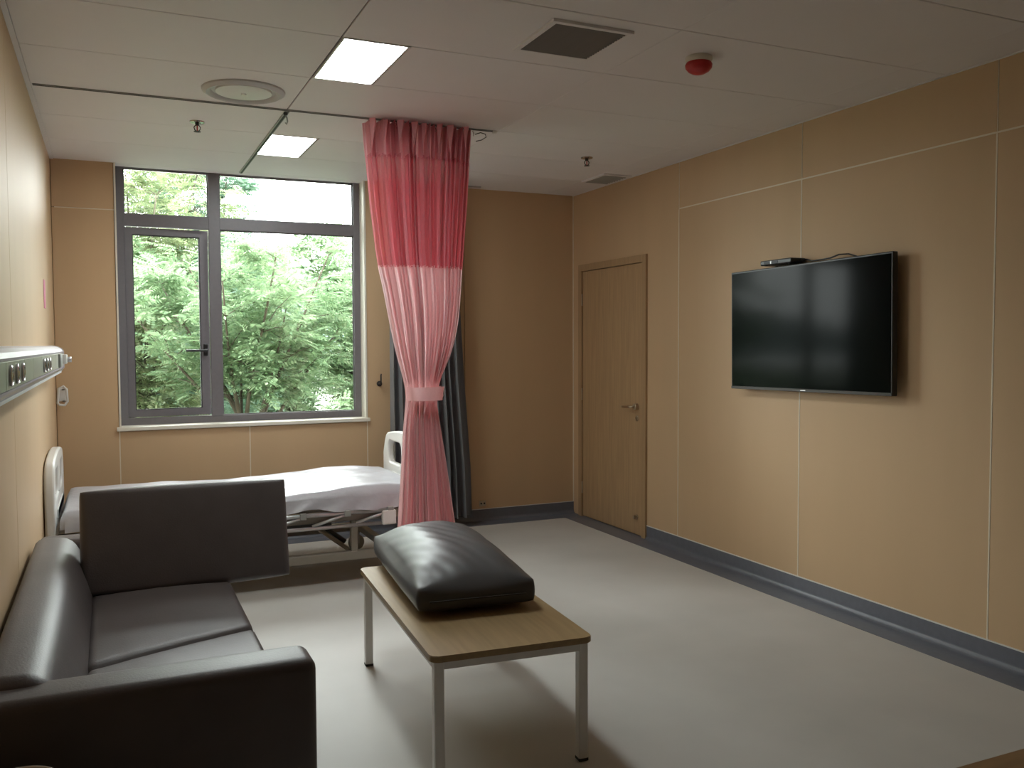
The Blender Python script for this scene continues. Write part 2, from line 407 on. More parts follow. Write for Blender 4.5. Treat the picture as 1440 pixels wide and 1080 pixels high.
# reveal lining and sill
bx('reveal_lining', 'cream', win, WX0 - .012, WX0, D - .006, FY0, WZ0 - .0, H, world=False)
bx('reveal_lining', 'cream', win, WX1, WX1 + .014, D - .006, FY0, WZ0 - .0, H, world=False)
bx('reveal_lining', 'cream', win, WX0 - .012, WX0 + .0, FY1, D + WT, WZ0, H, world=False)
bx('reveal_lining', 'cream', win, WX1, WX1 + .012, FY1, D + WT, WZ0, H, world=False)
bx('window_sill', 'cream', win, WX0 - .03, WX1 + .03, D - .025, FY0 + .02, WZ0 - .028, WZ0 - .0005, .004, 2, False)
bx('outer_sill', 'frame', win, WX0 - .01, WX1 + .01, FY1 - .01, D + WT + .03, WZ0 - .03, WZ0 - .004, .003, 1, False)

# ------------------------------------------------------------------ door in the right wall
bm = NB()
FT = .055
prism(bm, [(DY0, 0), (DY0 + FT, 0), (DY0 + FT, DZ - FT), (DY1 - FT, DZ - FT), (DY1 - FT, 0), (DY1, 0), (DY1, DZ), (DY0, DZ)], 'x', W - .018, W + PT)
door = struct('door_1', bm, 'doorframe')
leaf = bx('door_leaf', 'doorwood', door, W - .004, W + PT, DY0 + FT + .004, DY1 - FT - .004, .008, DZ - FT - .004, .002, 1, False)
bm = NB(); HY = 5.79
lathe(bm, [(.0, -.030), (.021, -.030), (.025, -.026), (.025, 0)], (W - .004, HY, .995), 20, 'x')
tube(bm, [(W - .03, HY, .995), (W - .055, HY, .995), (W - .062, HY + .012, .995), (W - .063, HY + .05, .994), (W - .060, HY + .13, .99)], [.009, .009, .010, .009, .008], 10)
tag(obj('door_handle', bm, 'brass', leaf, smooth=40), 'nickel lever handle')
bm = NB(); lathe(bm, [(.0, -.007), (.018, -.007), (.022, -.004), (.022, 0)], (W - .004, HY, .905), 20, 'x'); box(bm, W - .013, W - .01, HY - .003, HY + .003, .897, .913)
obj('lock_escutcheon', bm, 'brass', leaf, smooth=40)
bm = NB(); lathe(bm, [(0, -.03), (.012, -.03), (.014, -.02), (.008, -.018), (.008, -.006), (.018, -.004), (.018, 0)], (W - .004, HY, .145), 16, 'x')
obj('door_stop', bm, 'brass', leaf, smooth=40)
for z in (.25, 1.05, 1.85):
    obj('hinge', tube(NB(), [(W - .012, DY1 - FT - .002, z - .05), (W - .012, DY1 - FT - .002, z + .05)], .007, 8), 'brass', leaf, smooth=40)

# ------------------------------------------------------------------ ceiling fittings
def panel_lamp(label, y0, y1):
    x0, x1 = 1.254, 1.541
    t = thing('ceiling_light', label, 'ceiling light', ((x0 + x1) / 2, (y0 + y1) / 2, H), group='panel lights in the ceiling')
    o_ = [(x0, y0), (x1, y0), (x1, y1), (x0, y1)]; i_ = [(x0 + .008, y0 + .008), (x1 - .008, y0 + .008), (x1 - .008, y1 - .008), (x0 + .008, y1 - .008)]
    obj('light_frame', ring_prism(NB(), o_, i_, 'z', H - .002, H + .012), 'abs', t, True)
    bx('diffuser', 'lamp', t, x0 + .008, x1 - .008, y0 + .008, y1 - .008, H + .001, H + .008)
panel_lamp('large lit white panel light in the ceiling nearer the camera', 3.695, 4.300)
panel_lamp('smaller looking lit white panel light in the ceiling nearest the window', 5.545, 6.155)

t = thing('air_diffuser', 'round white ceiling air diffuser left of the panel light', 'air vent', (.982, 4.655, H))
bm = NB(); lathe(bm, [(.155, -.002), (.165, -.016), (.18, -.02), (.2, -.008), (.202, 0), (.15, 0)], (.982, 4.655, H), 48)
obj('outer_ring', bm, 'ringgrey', t, True, 40)
bm = NB(); lathe(bm, [(0, -.016), (.12, -.016), (.135, -.012), (.137, 0), (0, 0)], (.982, 4.655, H), 48)
obj('centre_disc', bm, 'abs', t, True, 40)
bm = NB(); lathe(bm, [(0, -.022), (.012, -.022), (.014, -.014), (0, -.014)], (.982, 4.655, H), 16)
obj('screw_cap', bm, 'abs', t, True, 40)

def grille(name, label, x0, x1, y0, y1, n, mfr, msl, z=H, mblade='grille'):
    t = thing(name, label, 'air vent', ((x0 + x1) / 2, (y0 + y1) / 2, z))
    f = .022
    ou = [(x0, y0), (x1, y0), (x1, y1), (x0, y1)]; inn = [(x0 + f, y0 + f), (x1 - f, y0 + f), (x1 - f, y1 - f), (x0 + f, y1 - f)]
    obj('vent_frame', ring_prism(NB(), ou, inn, 'z', z - .012, z - .0005), mfr, t, True)
    bx('backing', 'ceilback', t, x0 + f, x1 - f, y0 + f, y1 - f, z - .002, z - .0005)
    me = None
    st = (y1 - y0 - 2 * f) / n
    for k in range(n):
        yc = y0 + f + (k + .5) * st
        if me is None:
            bm = NB(); box(bm, x0 + f, x1 - f, -.0012, .0012, -st * .42, st * .42)
            bmesh.ops.rotate(bm, verts=bm.verts, matrix=Matrix.Rotation(math.radians(62), 3, 'X'))
            bmesh.ops.translate(bm, verts=bm.verts, vec=(-(x0 + x1) / 2, 0, 0))
            o = obj('slat', bm, mblade, t); me = o.data
        else:
            o = bpy.data.objects.new('slat', me); C.objects.link(o); o.parent = t
        o.location = (0, yc - (y0 + y1) / 2, -.0065)
grille('exhaust_vent', 'square brown-grey slatted exhaust grille in the ceiling', 1.951, 2.319, 3.147, 3.53, 16, 'ceil', 'grille')
grille('corner_vent', 'small pale slatted vent in the ceiling above the door', 3.735, 3.975, 5.82, 6.17, 8, 'ceil', 'grille', mblade='absgrey')

t = thing('fire_alarm', 'red domed fire alarm on a white ceiling base', 'fire alarm', (2.76, 3.315, H))
bm = NB(); lathe(bm, [(0, 0), (.058, 0), (.06, -.012), (.054, -.026), (0, -.026)], (2.76, 3.315, H), 32); obj('mounting_base', bm, 'cream', t, True, 40)
bm = NB(); lathe(bm, [(0, -.024), (.054, -.024), (.060, -.034), (.058, -.048), (.046, -.062), (.028, -.072), (.012, -.076), (0, -.077)], (2.76, 3.315, H), 32)
obj('red_dome', bm, 'red', t, True, 40)

def sprinkler(label, x, y):
    t = thing('sprinkler', label, 'sprinkler', (x, y, H), group='pendant fire sprinklers')
    bm = NB(); lathe(bm, [(.012, 0), (.042, 0), (.040, -.006), (.016, -.012), (.012, -.012)], (x, y, H), 24); obj('escutcheon', bm, 'steel', t, True, 40)
    bm = NB(); lathe(bm, [(0, -.004), (.011, -.004), (.011, -.022), (0, -.022)], (x, y, H), 12); obj('threaded_body', bm, 'darkmetal', t, True, 40)
    bm = NB()
    for s in (-1, 1): tube(bm, [(x + s * .009, y, H - .02), (x + s * .018, y, H - .032), (x + s * .014, y, H - .046), (x + s * .003, y, H - .054)], .003, 6)
    obj('frame_arms', bm, 'darkmetal', t, True, True)
    obj('glass_bulb', tube(NB(), [(x, y, H - .022), (x, y, H - .052)], .0035, 8), 'red', t, True, True)
    bm = NB(); lathe(bm, [(0, -.054), (.02, -.055), (.02, -.057), (0, -.058)], (x, y, H), 16); obj('deflector', bm, 'darkmetal', t, True, 40)
sprinkler('pendant sprinkler on the ceiling in front of the window', .825, 5.40)
sprinkler('pendant sprinkler on the ceiling near the door', 3.345, 5.385)

# ceiling curtain tracks
t = thing('curtain_track', 'slim ceiling curtain track running across the room to the pink curtain', 'curtain rail', (1.25, 4.93, H), group='ceiling curtain tracks')
bx('rail', 'absgrey', t, .03, 2.46, 4.923, 4.937, H - .007, H - .0005, .001, 1)
bx('slot', 'gasket', t, .032, 2.458, 4.926, 4.934, H - .0085, H - .007)
obj('end_cap', tube(NB(), [(2.45, 4.93, H - .007), (2.475, 4.93, H - .007)], .011, 8), 'abs', t, True, True)
t = thing('curtain_track', 'dark ceiling curtain track running from the cross track to the window', 'curtain rail', (1.25, 5.88, H), group='ceiling curtain tracks')
bx('rail', 'absgrey', t, 1.238, 1.262, 4.955, D + .0, H - .010, H - .0005, .001, 1)
bx('slot', 'gasket', t, 1.244, 1.256, 4.957, D - .001, H - .0115, H - .010)
t = thing('hanging_hook', 'small dark hook hanging where the ceiling tracks meet', 'hook', (1.24, 4.95, H - .014))
bm = NB(); lathe(bm, [(0, 0), (.011, 0), (.011, -.012), (0, -.016)], (1.24, 4.95, H - .013), 12); obj('glider', bm, 'gasket', t, True, 40)
obj('hook_loop', tube(NB(), [(1.24, 4.95, H - .026), (1.247, 4.95, H - .04), (1.250, 4.95, H - .06), (1.244, 4.95, H - .075), (1.238, 4.95, H - .066)], .004, 6), 'absgrey', t, True, True)

# ------------------------------------------------------------------ pink privacy curtain
def interp(z, tab):
    zs = [a for a, _ in tab]; vs = [v for _, v in tab]
    return float(np.interp(z, zs, vs))
def smooth_tab(tab):
    """cosine-smoothed table lookup via fine running mean"""
    zz = np.linspace(tab[0][0], tab[-1][0], 600); v = np.interp(zz, [a for a, _ in tab], [b for _, b in tab])
    k = 25; vp = np.concatenate([np.full(k, v[0]), v, np.full(k, v[-1])]); vs = np.convolve(vp, np.ones(2 * k + 1) / (2 * k + 1), 'valid')
    return zz, vs
PX = 1.0
LT = smooth_tab([(.28, 1.860), (.40, 1.868), (.8, 1.895), (1.0, 1.905), (1.13, 1.922), (1.25, 1.918), (1.40, 1.872), (1.6, 1.830), (1.82, 1.790), (1.95, 1.757), (2.3, 1.715), (2.74, 1.682)])
RTb = smooth_tab([(.28, 2.225), (.40, 2.205), (.8, 2.150), (1.0, 2.118), (1.13, 2.098), (1.25, 2.110), (1.40, 2.19), (1.6, 2.245), (1.82, 2.268), (1.95, 2.276), (2.3, 2.31), (2.74, 2.340)])
NF = 19
jit = rng.uniform(-.35, .35, NF + 2); ampj = rng.uniform(.55, 1.35, NF + 2)
def drape(z0, z1, nz, yc, nu=360, head=False, off=0., fine=0.):
    V = np.zeros((nz, nu, 3))
    u = np.linspace(0, 1, nu)
    # uneven fold phase
    ph = u * NF; idx = np.clip(np.floor(ph).astype(int), 0, NF); fr = ph - idx
    phj = ph + jit[idx] * (1 - fr) + jit[idx + 1] * fr
    am = ampj[idx] * (1 - fr) + ampj[idx + 1] * fr
    for i, z in enumerate(np.linspace(z0, z1, nz)):
        L = np.interp(z, *LT); R = np.interp(z, *RTb)
        w = (R - L)
        t_ = max(0, (z - 1.19) / 1.55); bt = max(0, (1.19 - z) / .9)
        A_ = .024 + .020 * t_ if z > 1.19 else .022 + .016 * bt
        tie = math.exp(-((z - 1.19) / .10) ** 2)
        A_ *= (1 - .55 * tie)
        wave = np.sin(2 * PI * phj + .7 * math.sin(z * 2.1))
        wave = np.sign(wave) * np.abs(wave) ** .75
        second = .28 * np.sin(2 * PI * phj * 2.37 + 1.3 + z * .9) + .15 * np.sin(2 * PI * phj * 5.1 + z * 2.)
        second = second + fine * .5 * np.sin(2 * PI * phj * 3.6 + .6) + fine * .35 * np.sin(2 * PI * phj * 7.3)
        bulge = .055 * (1 - (2 * u - 1) ** 2) * (.5 + .5 * tie)
        x = L + w * u + .006 * np.cos(2 * PI * phj) * (1 - tie)
        y = yc - (A_ * am * (wave + second)) - bulge
        # the gathered sides wrap round
        edge = np.abs(2 * u - 1) ** 6
        y = y + edge * .045
        if head:
            k = (z - z0) / (z1 - z0)
            pin = np.sin(2 * PI * phj * .5)
            y = y - .03 * k * np.clip(pin, 0, 1) ** 3
        V[i, :, 0] = x; V[i, :, 1] = y + off; V[i, :, 2] = z
    F = []
    for i in range(nz - 1):
        for j in range(nu - 1):
            a = i * nu + j; F.append((a, a + 1, a + nu + 1, a + nu))
    me = bpy.data.meshes.new('drape'); me.from_pydata(V.reshape(-1, 3).tolist(), [], F); return me, V
t = thing('privacy_curtain', 'pink privacy curtain with red netting top gathered and tied in the middle', 'curtain', (2.01, 4.93, .28))
me, Vd = drape(.30, 1.935, 70, 4.95); mobj('drape', me, 'pink', t, True, True)
me, Vn = drape(1.925, 2.56, 34, 4.95, off=.001, fine=.5); mobj('netting', me, 'pinknet', t, True, True)
me, Vh = drape(2.55, 2.741, 14, 4.95, head=True); mobj('heading_band', me, 'pinkband', t, True, True)
# pinch pleat facets on the heading
for k in range(8):
    x = 1.705 + .077 * k + rng.uniform(-.012, .012)
    zz = 2.735; wtop = rng.uniform(.025, .05); ln = rng.uniform(.12, .17); ly = 4.845 + rng.uniform(-.01, .015)
    bm = NB()
    vs = [bm.verts.new(p) for p in ((x - wtop * .5, ly + .02, zz), (x + wtop * .2, ly - .012, zz - .002), (x + wtop * .6, ly + .022, zz - .012), (x - .002, ly + .03, zz - ln), (x, ly + .045, zz))]
    bm.faces.new((vs[0], vs[1], vs[3])); bm.faces.new((vs[1], vs[2], vs[3])); bm.faces.new((vs[0], vs[4], vs[1])); bm.faces.new((vs[4], vs[2], vs[1]))
    obj('pinch_pleat', bm, 'pinkband', t, True)
# hooks
hm = None
for k in range(9):
    x = 1.70 + .078 * k
    bm = tube(NB(), [(0, 0, 0), (.004, 0, .012), (.0, 0, .024), (-.004, 0, .03)], .0022, 6)
    if hm is None:
        o = obj('curtain_hook', bm, 'steel', t); hm = o.data
    else:
        bm.free(); o = bpy.data.objects.new('curtain_hook', hm); C.objects.link(o); o.parent = t
    o.location = (x - 2.01, 4.925 - 4.93, 2.705 - .28)
# loose hook wire at the right end
obj('loose_hook', tube(NB(), [(2.335, 4.92, 2.715), (2.37, 4.92, 2.728), (2.40, 4.92, 2.722), (2.405, 4.92, 2.705), (2.375, 4.92, 2.685), (2.34, 4.92, 2.675)], .0028, 6), 'darkmetal', t, True, True)
# tie band
def band(z0, z1):
    bm = NB(); ringL = []
    n = 40
    for z in np.linspace(z0, z1, 5):
        ring = []
        L = np.interp(z, *LT) - .006; R = np.interp(z, *RTb) + .006
        for k in range(n):
            a = 2 * PI * k / n
            ring.append(bm.verts.new(((L + R) / 2 + (R - L) / 2 * math.copysign(abs(math.cos(a)) ** .7, math.cos(a)), 4.93 + .085 * math.copysign(abs(math.sin(a)) ** .7, math.sin(a)) - .005, z)))
        ringL.append(ring)
    for i in range(4):
        for k in range(n): bm.faces.new((ringL[i][k], ringL[i][(k + 1) % n], ringL[i + 1][(k + 1) % n], ringL[i + 1][k]))
    return bm
obj('tie_band', band(1.155, 1.232), 'pink', t, True, True)
obj('tie_loop', tube(NB(), [(2.112, 4.92, 1.16), (2.125, 4.915, 1.185), (2.125, 4.915, 1.21), (2.113, 4.92, 1.235)], .004, 6), 'alu', t, True, True)

# ------------------------------------------------------------------ grey window curtain
def grey_curtain():
    nz, nu = 40, 260; V = np.zeros((nz, nu, 3)); u = np.linspace(0, 1, nu)
    nf = 9; j2 = rng.uniform(-.3, .3, nf + 2); a2 = rng.uniform(.6, 1.3, nf + 2)
    ph = u * nf; idx = np.clip(np.floor(ph).astype(int), 0, nf); fr = ph - idx
    phj = ph + j2[idx] * (1 - fr) + j2[idx + 1] * fr; am = a2[idx] * (1 - fr) + a2[idx + 1] * fr
    for i, z in enumerate(np.linspace(.075, 2.745, nz)):
        L = 2.335; R = np.interp(z, [.07, .5, 1.2, 2.0, 2.75], [3.015, 3.0, 2.945, 2.90, 2.88])
        A_ = np.interp(z, [.07, 1.2, 2.75], [.06, .048, .035])
        wv = np.sin(2 * PI * phj + .4 * math.sin(z)); wv = np.sign(wv) * np.abs(wv) ** .7
        V[i, :, 0] = L + (R - L) * u + .01 * np.cos(2 * PI * phj); V[i, :, 1] = 6.70 - A_ * am * wv + np.where(u < .04, .03, 0); V[i, :, 2] = z
    F = [(i * nu + j, i * nu + j + 1, (i + 1) * nu + j + 1, (i + 1) * nu + j) for i in range(nz - 1) for j in range(nu - 1)]
    me = bpy.data.meshes.new('d'); me.from_pydata(V.reshape(-1, 3).tolist(), [], F); return me
t = thing('window_curtain', 'long dark grey satin curtain drawn back beside the window', 'curtain', (2.68, 6.70, .07))
mobj('drape', grey_curtain(), 'greycurtain', t, True, True)
bm = NB(); box(bm, 2.30, 3.10, 6.69, 6.71, H - .012, H - .001); obj('curtain_rail', bm, 'alu', t, True)
t = thing('curtain_holdback', 'small dark tieback hook on the wall left of the grey curtain', 'hook', (2.277, D, 1.17))
bm = NB(); lathe(bm, [(0, 0), (.022, 0), (.022, -.006), (.008, -.01), (.008, -.03), (0, -.03)], (2.277, D - .0, 1.17), 16, 'y'); obj('wall_plate', bm, 'darkmetal', t, True, 40)
obj('hook_arm', tube(NB(), [(2.277, D - .028, 1.17), (2.275, D - .055, 1.175), (2.272, D - .065, 1.20), (2.274, D - .058, 1.235), (2.28, D - .045, 1.245)], .006, 8), 'darkmetal', t, True, True)

# ------------------------------------------------------------------ hospital bed
BY0, BY1 = 5.33, 6.33
t = thing('hospital_bed', 'hospital bed with white plastic ends and a plastic wrapped mattress under the window', 'bed', (1.12, 5.83, 0))
def bed_end(xa, xb, z0, zt, label):
    """moulded end board with two handle slots, outline in (y,z)"""
    y0, y1 = BY0 - .02, BY1 + .02
    n = 28; top = []
    def outline(in_):
        p = []
        a, b_ = y0 + in_, y1 - in_; h = zt - in_
        for k in range(n + 1):
            s = k / n; yy = a + (b_ - a) * s
            e = abs(2 * s - 1)
            p.append((yy, h - .055 * e ** 2.2 - (.13 * max(0, (e - .80) / .20) ** 2.0)))
        return p
    up_ = outline(0); low = [(y1, z0 + .04), (y1 - .05, z0), (y0 + .05, z0), (y0, z0 + .04)]
    loops = [up_ + low]
    for (ya, yb, za, zb) in ((y0 + .13, y0 + .44, zt - .24, zt - .085), (y1 - .44, y1 - .13, zt - .24, zt - .085)):
        loops.append(rrect(ya, yb, za, zb, .05))
    bm = NB(); es = []
    for lp in loops:
        vs = [bm.verts.new((xa, u, v)) for u, v in lp]
        es += [bm.edges.new((vs[k], vs[(k + 1) % len(vs)])) for k in range(len(vs))]
    bmesh.ops.triangle_fill(bm, use_beauty=True, use_dissolve=False, edges=es)
    ex = bmesh.ops.extrude_face_region(bm, geom=list(bm.faces))
    bmesh.ops.translate(bm, verts=[g for g in ex['geom'] if isinstance(g, bmesh.types.BMVert)], vec=(xb - xa, 0, 0))
    o = obj('end_board', bm, 'abs', t, True, 50); tag(o, label)
    md = o.modifiers.new('soft_edge', 'BEVEL'); md.width = .012; md.segments = 3; md.limit_method = 'ANGLE'; md.angle_limit = math.radians(60)
    sgn = 1 if xa < 1 else -1; xf = xb if xa < 1 else xa
    bm = NB(); prism(bm, rrect(y0 + .2, y1 - .2, z0 + .16, zt - .30, .05), 'x', xf - .002, xf + sgn * .007); obj('moulded_panel', bm, 'abs', o, True, 40)
    return o
bed_end(.006, .056, .36, .875, 'white plastic headboard'); bed_end(2.165, 2.212, .36, .875, 'white plastic footboard')
# mattress: soft, slightly domed, wrapped in clear plastic
def soft_slab(x0, x1, y0, y1, z0, z1, nx, ny, crown, wob, seed, edge=.04):
    r = np.random.default_rng(seed); bm = bmesh.new()
    xs = np.linspace(0, 1, nx); ys = np.linspace(0, 1, ny)
    def zt(u, v):
        e = min(1, min(u, 1 - u) * (x1 - x0) / edge) ; f = min(1, min(v, 1 - v) * (y1 - y0) / edge)
        rnd = (1 - (1 - e) ** 2) ** .5 * (1 - (1 - f) ** 2) ** .5
        w = wob * (math.sin(u * 23 + 3 * math.sin(v * 7)) + .6 * math.sin(u * 51 + v * 13) + .5 * math.sin(v * 31 + u * 5))
        return z0 + (z1 - z0) * (.55 + .45 * rnd) + crown(u, v) * rnd + w * rnd
    T = [[bm.verts.new((x0 + (x1 - x0) * u, y0 + (y1 - y0) * v, zt(u, v))) for v in ys] for u in xs]
    B = [[bm.verts.new((x0 + (x1 - x0) * u, y0 + (y1 - y0) * v, z0)) for v in ys] for u in xs]
    for i in range(nx - 1):
        for j in range(ny - 1):
            bm.faces.new((T[i][j], T[i + 1][j], T[i + 1][j + 1], T[i][j + 1])); bm.faces.new((B[i][j], B[i][j + 1], B[i + 1][j + 1], B[i + 1][j]))
    for i in range(nx - 1):
        bm.faces.new((T[i][0], B[i][0], B[i + 1][0], T[i + 1][0])); bm.faces.new((T[i][-1], T[i + 1][-1], B[i + 1][-1], B[i][-1]))
    for j in range(ny - 1):
        bm.faces.new((T[0][j], T[0][j + 1], B[0][j + 1], B[0][j])); bm.faces.new((T[-1][j], B[-1][j], B[-1][j + 1], T[-1][j + 1]))
    return bm
mt = obj('mattress', soft_slab(.075, 2.150, BY0 + .01, BY1 - .02, .485, .565, 90, 46, lambda u, v: .012 + .028 * math.exp(-((u - .82) / .2) ** 2) + .006 * math.sin(u * 9), .0026, 3), 'sheet', t, True, 60)
# loose plastic hanging along the near side
nx_ = 120; V = []
for i in range(nx_):
    u = i / (nx_ - 1); x = .10 + 2.03 * u
    for k in range(8):
        s = k / 7
        V.append((x, BY0 + .012 - .018 * s - .010 * math.sin(u * 60 + s * 2) * s, .545 - .075 * s - .014 * math.sin(u * 17) * s + .008 * math.sin(u * 41) * s))
me = bpy.data.meshes.new('w'); me.from_pydata(V, [], [(i * 8 + k, i * 8 + k + 1, (i + 1) * 8 + k + 1, (i + 1) * 8 + k) for i in range(nx_ - 1) for k in range(7)])
mobj('plastic_wrap', me, 'sheet', mt, True, True)
for ya in (BY0 + .03, BY1 - .07):
    bx('side_beam', 'bedpaint', t, .06, 2.165, ya, ya + .035, .395, .455, .004, 1)
bx('bed_deck', 'bedpaint', t, .07, 2.155, BY0 + .03, BY1 - .03, .462, .482, .004, 1)
for x in (.45, 1.05, 1.62): bx('cross_bar', 'bedpaint', t, x, x + .04, BY0 + .06, BY1 - .06, .40, .45)
# base frame
for ya in (BY0 + .05, BY1 - .10):
    bx('base_beam', 'bedpaint', t, .25, 1.99, ya, ya + .05, .145, .200, .004, 1)
for x in (.25, 1.06, 1.93): bx('base_cross_bar', 'bedpaint', t, x, x + .05, BY0 + .10, BY1 - .10, .15, .195, .004, 1)
for x in (.55, 1.68):
    for ya in (BY0 + .055, BY1 - .095): bx('post', 'bedpaint', t, x, x + .042, ya, ya + .04, .195, .40, .003, 1)
    o = obj('brace', tube(NB(), [(x - .07, BY1 - .12, .215), (x + .01, BY0 + .12, .19)], .014, 6), 'bedpaint', t, True)
    obj('lift_arm', tube(NB(), [(x - .25, BY0 + .3, .42), (x + .02, BY0 + .3, .21)], .015, 8), 'darkmetal', t, True, True)
bx('actuator_box', 'darkmetal', t, 1.20, 1.62, BY0 + .32, BY0 + .42, .31, .385, .01, 2)
obj('crank_rod', tube(NB(), [(1.0, BY0 + .47, .335), (2.12, BY0 + .47, .335)], .010, 8), 'alu', t, True, True)
for s in (-1, 1):
    obj('crank_handle', tube(NB(), [(2.12, 5.83 + s * .2, .335), (2.23, 5.83 + s * .2, .335), (2.235, 5.83 + s * .2, .30), (2.235, 5.83 + s * .2, .27), (2.30, 5.83 + s * .2, .27)], .008, 8), 'alu', t, True, True)
for x in (.32, 1.93):
    for ya in (BY0 + .075, BY1 - .075):
        bm = NB(); lathe(bm, [(0, -.016), (.05, -.016), (.058, -.010), (.058, .010), (.05, .016), (0, .016)], (x, ya, .058), 20, 'y')
        c_ = obj('castor', bm, 'absgrey', t, True, 40)
        bm = NB(); box(bm, x - .02, x + .02, ya - .024, ya - .018, .05, .145); box(bm, x - .02, x + .02, ya + .018, ya + .024, .05, .145); box(bm, x - .02, x + .02, ya - .024, ya + .024, .13, .147)
        obj('castor_fork', bm, 'alu', c_, True)
# folded side rail on the near side
yr = BY0 + .004
gr = obj('side_rail', tube(NB(), [(.62, yr, .452), (1.92, yr, .452)], .013, 8), 'alu', t, True, True)
obj('lower_bar', tube(NB(), [(.50, yr, .372), (1.86, yr, .372)], .012, 8), 'alu', gr, True, True)
for k in range(5):
    x = .62 + k * .27
    obj('rail_post', tube(NB(), [(x, yr + .002, .385), (x + .22, yr - .004, .445)], .010, 8), 'alu', gr, True, True)
    bx('rail_bracket', 'absgrey', gr, x + .195, x + .235, yr - .016, yr + .012, .43, .47, .004, 1)
bx('rail_latch', 'abs', gr, 1.86, 1.95, yr - .02, yr + .015, .36, .45, .008, 2)

# ------------------------------------------------------------------ head wall service unit
t = thing('bed_head_unit', 'long wall mounted medical service unit with outlets on the left wall', 'service unit', (0, 4.0, 1.40))
UY0, UY1 = .9, 5.93; UX = .088
prof = [(.001, 1.478), (.03, 1.480), (.06, 1.474), (.078, 1.462), (UX, 1.447), (UX, 1.352), (.076, 1.334), (.001, 1.330)]
obj('unit_body', prism(NB(), prof[4:] + [(.001, 1.447)], 'y', UY0, UY1), 'unit', t, True)
obj('top_cover', prism(NB(), prof[:5] + [(.001, 1.447)], 'y', UY0, UY1), 'unittop', t, True)
bx('upper_trim', 'lilac', t, UX - .004, UX + .003, UY0, UY1, 1.440, 1.447)
bx('lower_trim', 'lilac', t, UX - .004, UX + .004, UY0, UY1, 1.352, 1.359)
bx('under_rail', 'unittop', t, .03, .078, UY0, UY1, 1.322, 1.332)
bm = NB(); prism(bm, [(a * 1.06, 1.405 + (z - 1.405) * 1.03) for a, z in prof], 'y', UY1 - .001, UY1 + .02)
obj('end_cap', bm, 'unittop', t, True, 30)
cuts = [1.2, 1.75, 2.15, 2.70, 3.262, 3.623, 4.043, 4.596, 5.069, 5.60]
for a, c in zip(cuts[:-1], cuts[1:]):
    pf = bx('front_plate', 'unit', t, UX - .001, UX + .004, a + .004, c - .004, 1.361, 1.438, .001, 1)
    if abs(a - 2.70) < .01 or abs(a - 4.043) < .01 or abs(a - 1.2) < .01:
        ys_ = (2.79, 2.97, 3.16) if a > 2.6 and a < 3 else ((4.156, 4.345, 4.525) if a > 4 else (1.3, 1.47, 1.64))
        for yy in ys_:
            bm = NB(); lathe(bm, [(.024, .004), (.029, .004), (.030, .010), (.026, .012), (.024, .010)], (UX, yy, 1.399), 24, 'x'); oo = obj('outlet_ring', bm, 'steel', pf, True, 40)
            bm = NB(); lathe(bm, [(0, .004), (.025, .004), (.025, .007), (.010, .0075), (.009, .005), (0, .005)], (UX, yy, 1.399), 24, 'x'); obj('outlet_core', bm, 'black', pf, True, 40)
bm = NB(); box(bm, UX, UX + .018, 5.30, 5.46, 1.362, 1.437, .008, 2); obj('call_socket', bm, 'absgrey', t, True, 40)
bm = NB(); box(bm, UX, UX + .028, 5.70, 5.84, 1.375, 1.43, .006, 2); obj('gas_valve', bm, 'abs', t, True, 40)
obj('valve_knob', tube(NB(), [(UX + .02, 5.80, 1.40), (UX + .05, 5.80, 1.40)], .016, 12), 'alu', t, True, True)

t = thing('wall_bracket', 'small white plastic loop bracket in the corner below the service unit', 'bracket', (.04, D, 1.14))
loop = [(.012, 1.09), (.02, 1.19), (.05, 1.205), (.068, 1.185), (.072, 1.10), (.055, 1.075), (.025, 1.078)]
obj('loop_handle', tube(NB(), [(a, D - .06, z) for a, z in loop], .008, 8, closed=True), 'abs', t, True, True)
bx('wall_plate', 'abs', t, .018, .062, D - .012, D - .0005, 1.10, 1.19, .003, 1)
for z in (1.10, 1.18): obj('stand_off', tube(NB(), [(.042, D - .01, z), (.055, D - .058, z + .004)], .006, 8), 'absgrey', t, True, True)

o = bx('wall_notice', 'pinkpaper', None, .0005, .003, 5.83, 5.955, 1.70, 1.865, world=False)
tag(o, 'narrow pink notice stuck on the left wall above the service unit', 'notice')

# ------------------------------------------------------------------ television
t = thing('television', 'large flat black television mounted on the right wall', 'television', (W, 3.925, 1.564), rot=(math.radians(-.7), 0, 0))
TW, TH = 1.272, .730
def lb(name, m, x0, x1, y0, y1, z0, z1, bev=0, seg=2, parent=None): return bx(name, m, parent or t, x0, x1, y0, y1, z0, z1, bev, seg, False)
lb('housing', 'black', -.085, -.05, -TW / 2, TW / 2, -TH / 2, TH / 2, .004, 2)
lb('rear_cover', 'black', -.051, -.03, -TW * .36, TW * .36, -TH * .38, TH * .3, .012, 3)
sc = lb('screen', 'screen', -.0875, -.0848, -TW / 2 + .011, TW / 2 - .011, -TH / 2 + .018, TH / 2 - .011)
lb('lower_bezel', 'darkmetal', -.0885, -.084, -TW / 2 + .002, TW / 2 - .002, -TH / 2 + .001, -TH / 2 + .017, .001, 1)
lb('maker_badge', 'alu', -.0895, -.088, -.025, .015, -TH / 2 + .006, -TH / 2 + .011)
lb('wall_mount', 'darkmetal', -.031, -.001, -.25, .25, -.18, .14, .004, 1)
t = thing('set_top_box', 'small black set top box resting on top of the television', 'set-top box', (W - .062, 4.12, 1.934))
lb('box_body', 'black', -.055, .055, -.13, .135, .003, .032, .006, 2)
lb('front_window', 'screen', -.0565, -.055, -.02, .10, .009, .024)
lb('front_button', 'alu', -.058, -.055, .035, .043, .010, .026)
